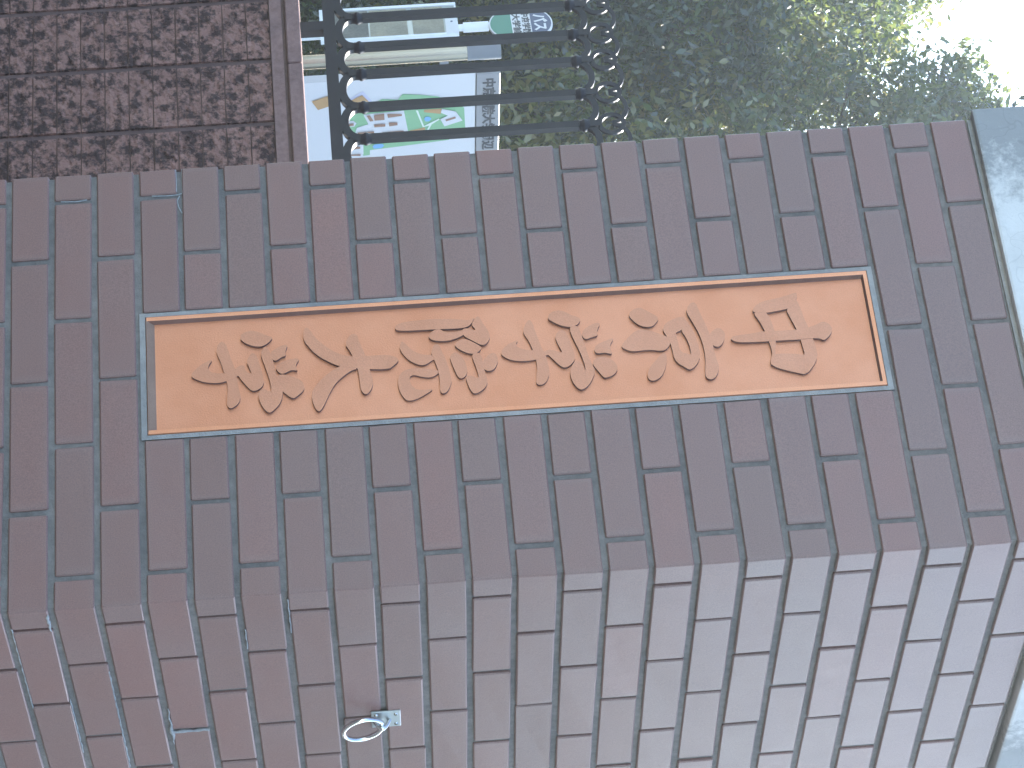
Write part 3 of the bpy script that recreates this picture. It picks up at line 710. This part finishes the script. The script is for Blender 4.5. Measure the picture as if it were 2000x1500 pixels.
# ------------------------------------------------------------------ trees
def leaves(name, parent, centres, radii, per, size, mats, wts, seed):
    rg = np.random.default_rng(seed); C_ = np.repeat(np.asarray(centres), per, 0); R_ = np.repeat(np.asarray(radii), per, 0)
    n = len(C_); P = C_ + rg.normal(0, 1, (n, 3)) * R_[:, None] * np.array([.5, .5, .42])
    d = rg.normal(0, 1, (n, 3)); d[:, 2] -= .4; d /= np.linalg.norm(d, axis=1)[:, None]
    e = rg.normal(0, 1, (n, 3)); e -= d * (e * d).sum(1)[:, None]; e /= np.linalg.norm(e, axis=1)[:, None]
    s = size * rg.uniform(.6, 1.25, n)[:, None]; nn = np.cross(d, e)
    v = np.stack([P - d * s, P + e * s * .45 + nn * s * .12, P + d * s, P - e * s * .45 + nn * s * .12], 1).reshape(-1, 3)
    me = bpy.data.meshes.new(name); me.vertices.add(4 * n); me.vertices.foreach_set('co', v.ravel())
    me.loops.add(4 * n); me.loops.foreach_set('vertex_index', np.arange(4 * n)); me.polygons.add(n)
    me.polygons.foreach_set('loop_start', np.arange(0, 4 * n, 4)); me.polygons.foreach_set('loop_total', np.full(n, 4))
    for m in mats: me.materials.append(m)
    cm = np.repeat(rg.choice(len(mats), len(centres), p=wts), per)
    flip = rg.random(n) < .12; cm[flip] = rg.choice(len(mats), flip.sum(), p=wts)
    me.polygons.foreach_set('material_index', cm.astype(np.int32)); me.update(calc_edges=True); me.validate()
    return link(name, me, parent)
def tree(name, x, y, label, h, base, rx, nclump, per, size, mats, wts, seed, group=None, lean=0.0, trunk_r=0.13, clump=0.34):
    rnd = random.Random(seed); t = empty(name, (x, y, 0), label, 'tree', group)
    pts = []; k = 9
    for i in range(k):
        f = i / (k - 1); pts.append((lean * f * f + .10 * math.sin(f * 5 + seed), .10 * math.cos(f * 4 + seed) - .1, f * h * .86))
    b = MB(); b.tube(pts, [trunk_r * (1 - .82 * i / (k - 1)) for i in range(k)], 10); b.build('trunk', M_BARK, t)
    cs = []; rs = []
    lm = MB()
    for i in range(nclump):
        while True:
            p = Vector((rnd.uniform(-1, 1), rnd.uniform(-1, 1), rnd.uniform(-1, 1)))
            if .25 < p.length < 1: break
        f = (p.z + 1) / 2
        wd = rx * (0.55 + .5 * math.sin(math.pi * min(1, .12 + f * .95))) * rnd.uniform(.75, 1.08)
        c = Vector((p.x * wd + lean * f, p.y * wd, base + f * (h - base))); cs.append(c); rs.append(clump * rnd.uniform(.6, 1.35))
        if i % 5 == 0:
            zs = max(base * .7, c.z - rnd.uniform(.5, 1.4)); f2 = min(1, zs / (h * .86)); q = pts[min(k - 1, int(f2 * (k - 1)))]
            s = Vector((q[0], q[1], zs)); m_ = s.lerp(c, .5) + Vector((0, 0, rnd.uniform(-.1, .25)))
            lm.tube([s, m_, c], [.035, .02, .006], 6)
    lm.build('limb', M_BARK, t)
    leaves('crown', t, [tuple(c) for c in cs], rs, per, size, mats, wts, seed)
    return t
ABC = [M_LEAF_A, M_LEAF_B, M_LEAF_C]
tree('broadleaf_tree', -11.2, 16.2, 'tall broadleaf tree with yellow-green sunlit leaves rising beside the pillar top', 8.35, 2.6, 2.2, 420, 200, .045, ABC, [.56, .28, .16], 11, group='trees behind the railing')
tree('broadleaf_tree', -15.6, 17.8, 'broadleaf tree with thin ragged crown against the sky at far left', 7.8, 2.2, 2.4, 360, 200, .045, ABC, [.5, .35, .15], 12, group='trees behind the railing')
tree('evergreen_tree', -12.0, 14.4, 'dark evergreen tree with glossy leaves behind the iron railing', 5.2, 0.9, 1.6, 330, 150, .047, ABC, [.32, .58, .10], 13, group='trees behind the railing')
tree('evergreen_tree', -14.2, 15.2, 'dense dull green evergreen standing behind the round bus sign', 6.2, 0.8, 1.7, 330, 150, .047, ABC, [.45, .49, .06], 14, group='trees behind the railing')
tree('evergreen_tree', -9.75, 13.9, 'small loose tree with yellowish backlit leaves right beside the pillar edge', 5.0, 0.9, 1.25, 120, 130, .05, ABC, [.35, .05, .60], 15, group='trees behind the railing')
hd = empty('clipped_hedge', (-13.0, 13.4, 0), 'dark clipped hedge low behind the map board and bus sign', 'hedge')
rh = random.Random(5); cs = []; rs = []
for i in range(420):
    cs.append((rh.uniform(-3.6, 3.6), rh.uniform(-.5, .5), rh.uniform(.15, 2.1))); rs.append(.22 * rh.uniform(.7, 1.3))
leaves('foliage', hd, cs, rs, 120, .035, [M_LEAF_A, M_LEAF_B], [.25, .75], 77)
b = MB()
for i in range(10):
    x = -3.4 + i * .75; b.tube([(x, 0, 0), (x + .05, .03, .8), (x - .03, 0, 1.7)], [.03, .022, .01], 6)
b.build('stem', M_BARK, hd)

# unseen wood added back right to block low sky from the side face
rw = random.Random(21); cs = []; rs = []
for i in range(900):
    u = rw.random(); x = -4 + u * 44; hgt = 3.3 + .8 * math.sin(x * .7) + .5 * math.sin(x * 1.9)
    cs.append((x, 27 + rw.uniform(-2.5, 2.5), .3 + hgt * math.sqrt(rw.random()))); rs.append(rw.uniform(.8, 1.5))
wd = leaves('added_wood', None, cs, rs, 70, .16, [M_LEAF_A, M_LEAF_B], [.45, .55], 91)
tag(wd, kind='stuff')

# ------------------------------------------------------------------ the milky air between camera and trees
hb = MB(); hb.box((-155, -155, -1.0), (155, 155, 9.6))
M_HAZE = bpy.data.materials.new('haze_air'); M_HAZE.use_nodes = True
hn = M_HAZE.node_tree.nodes; hl = M_HAZE.node_tree.links; hn.clear()
pv = hn.new('ShaderNodeVolumePrincipled'); pv.inputs['Color'].default_value = (0.84, 0.94, 1.0, 1)
pv.inputs['Density'].default_value = HAZE; pv.inputs['Anisotropy'].default_value = 0.82
ho = hn.new('ShaderNodeOutputMaterial'); hl.new(pv.outputs[0], ho.inputs['Volume'])
tag(hb.build('haze', M_HAZE), kind='stuff')
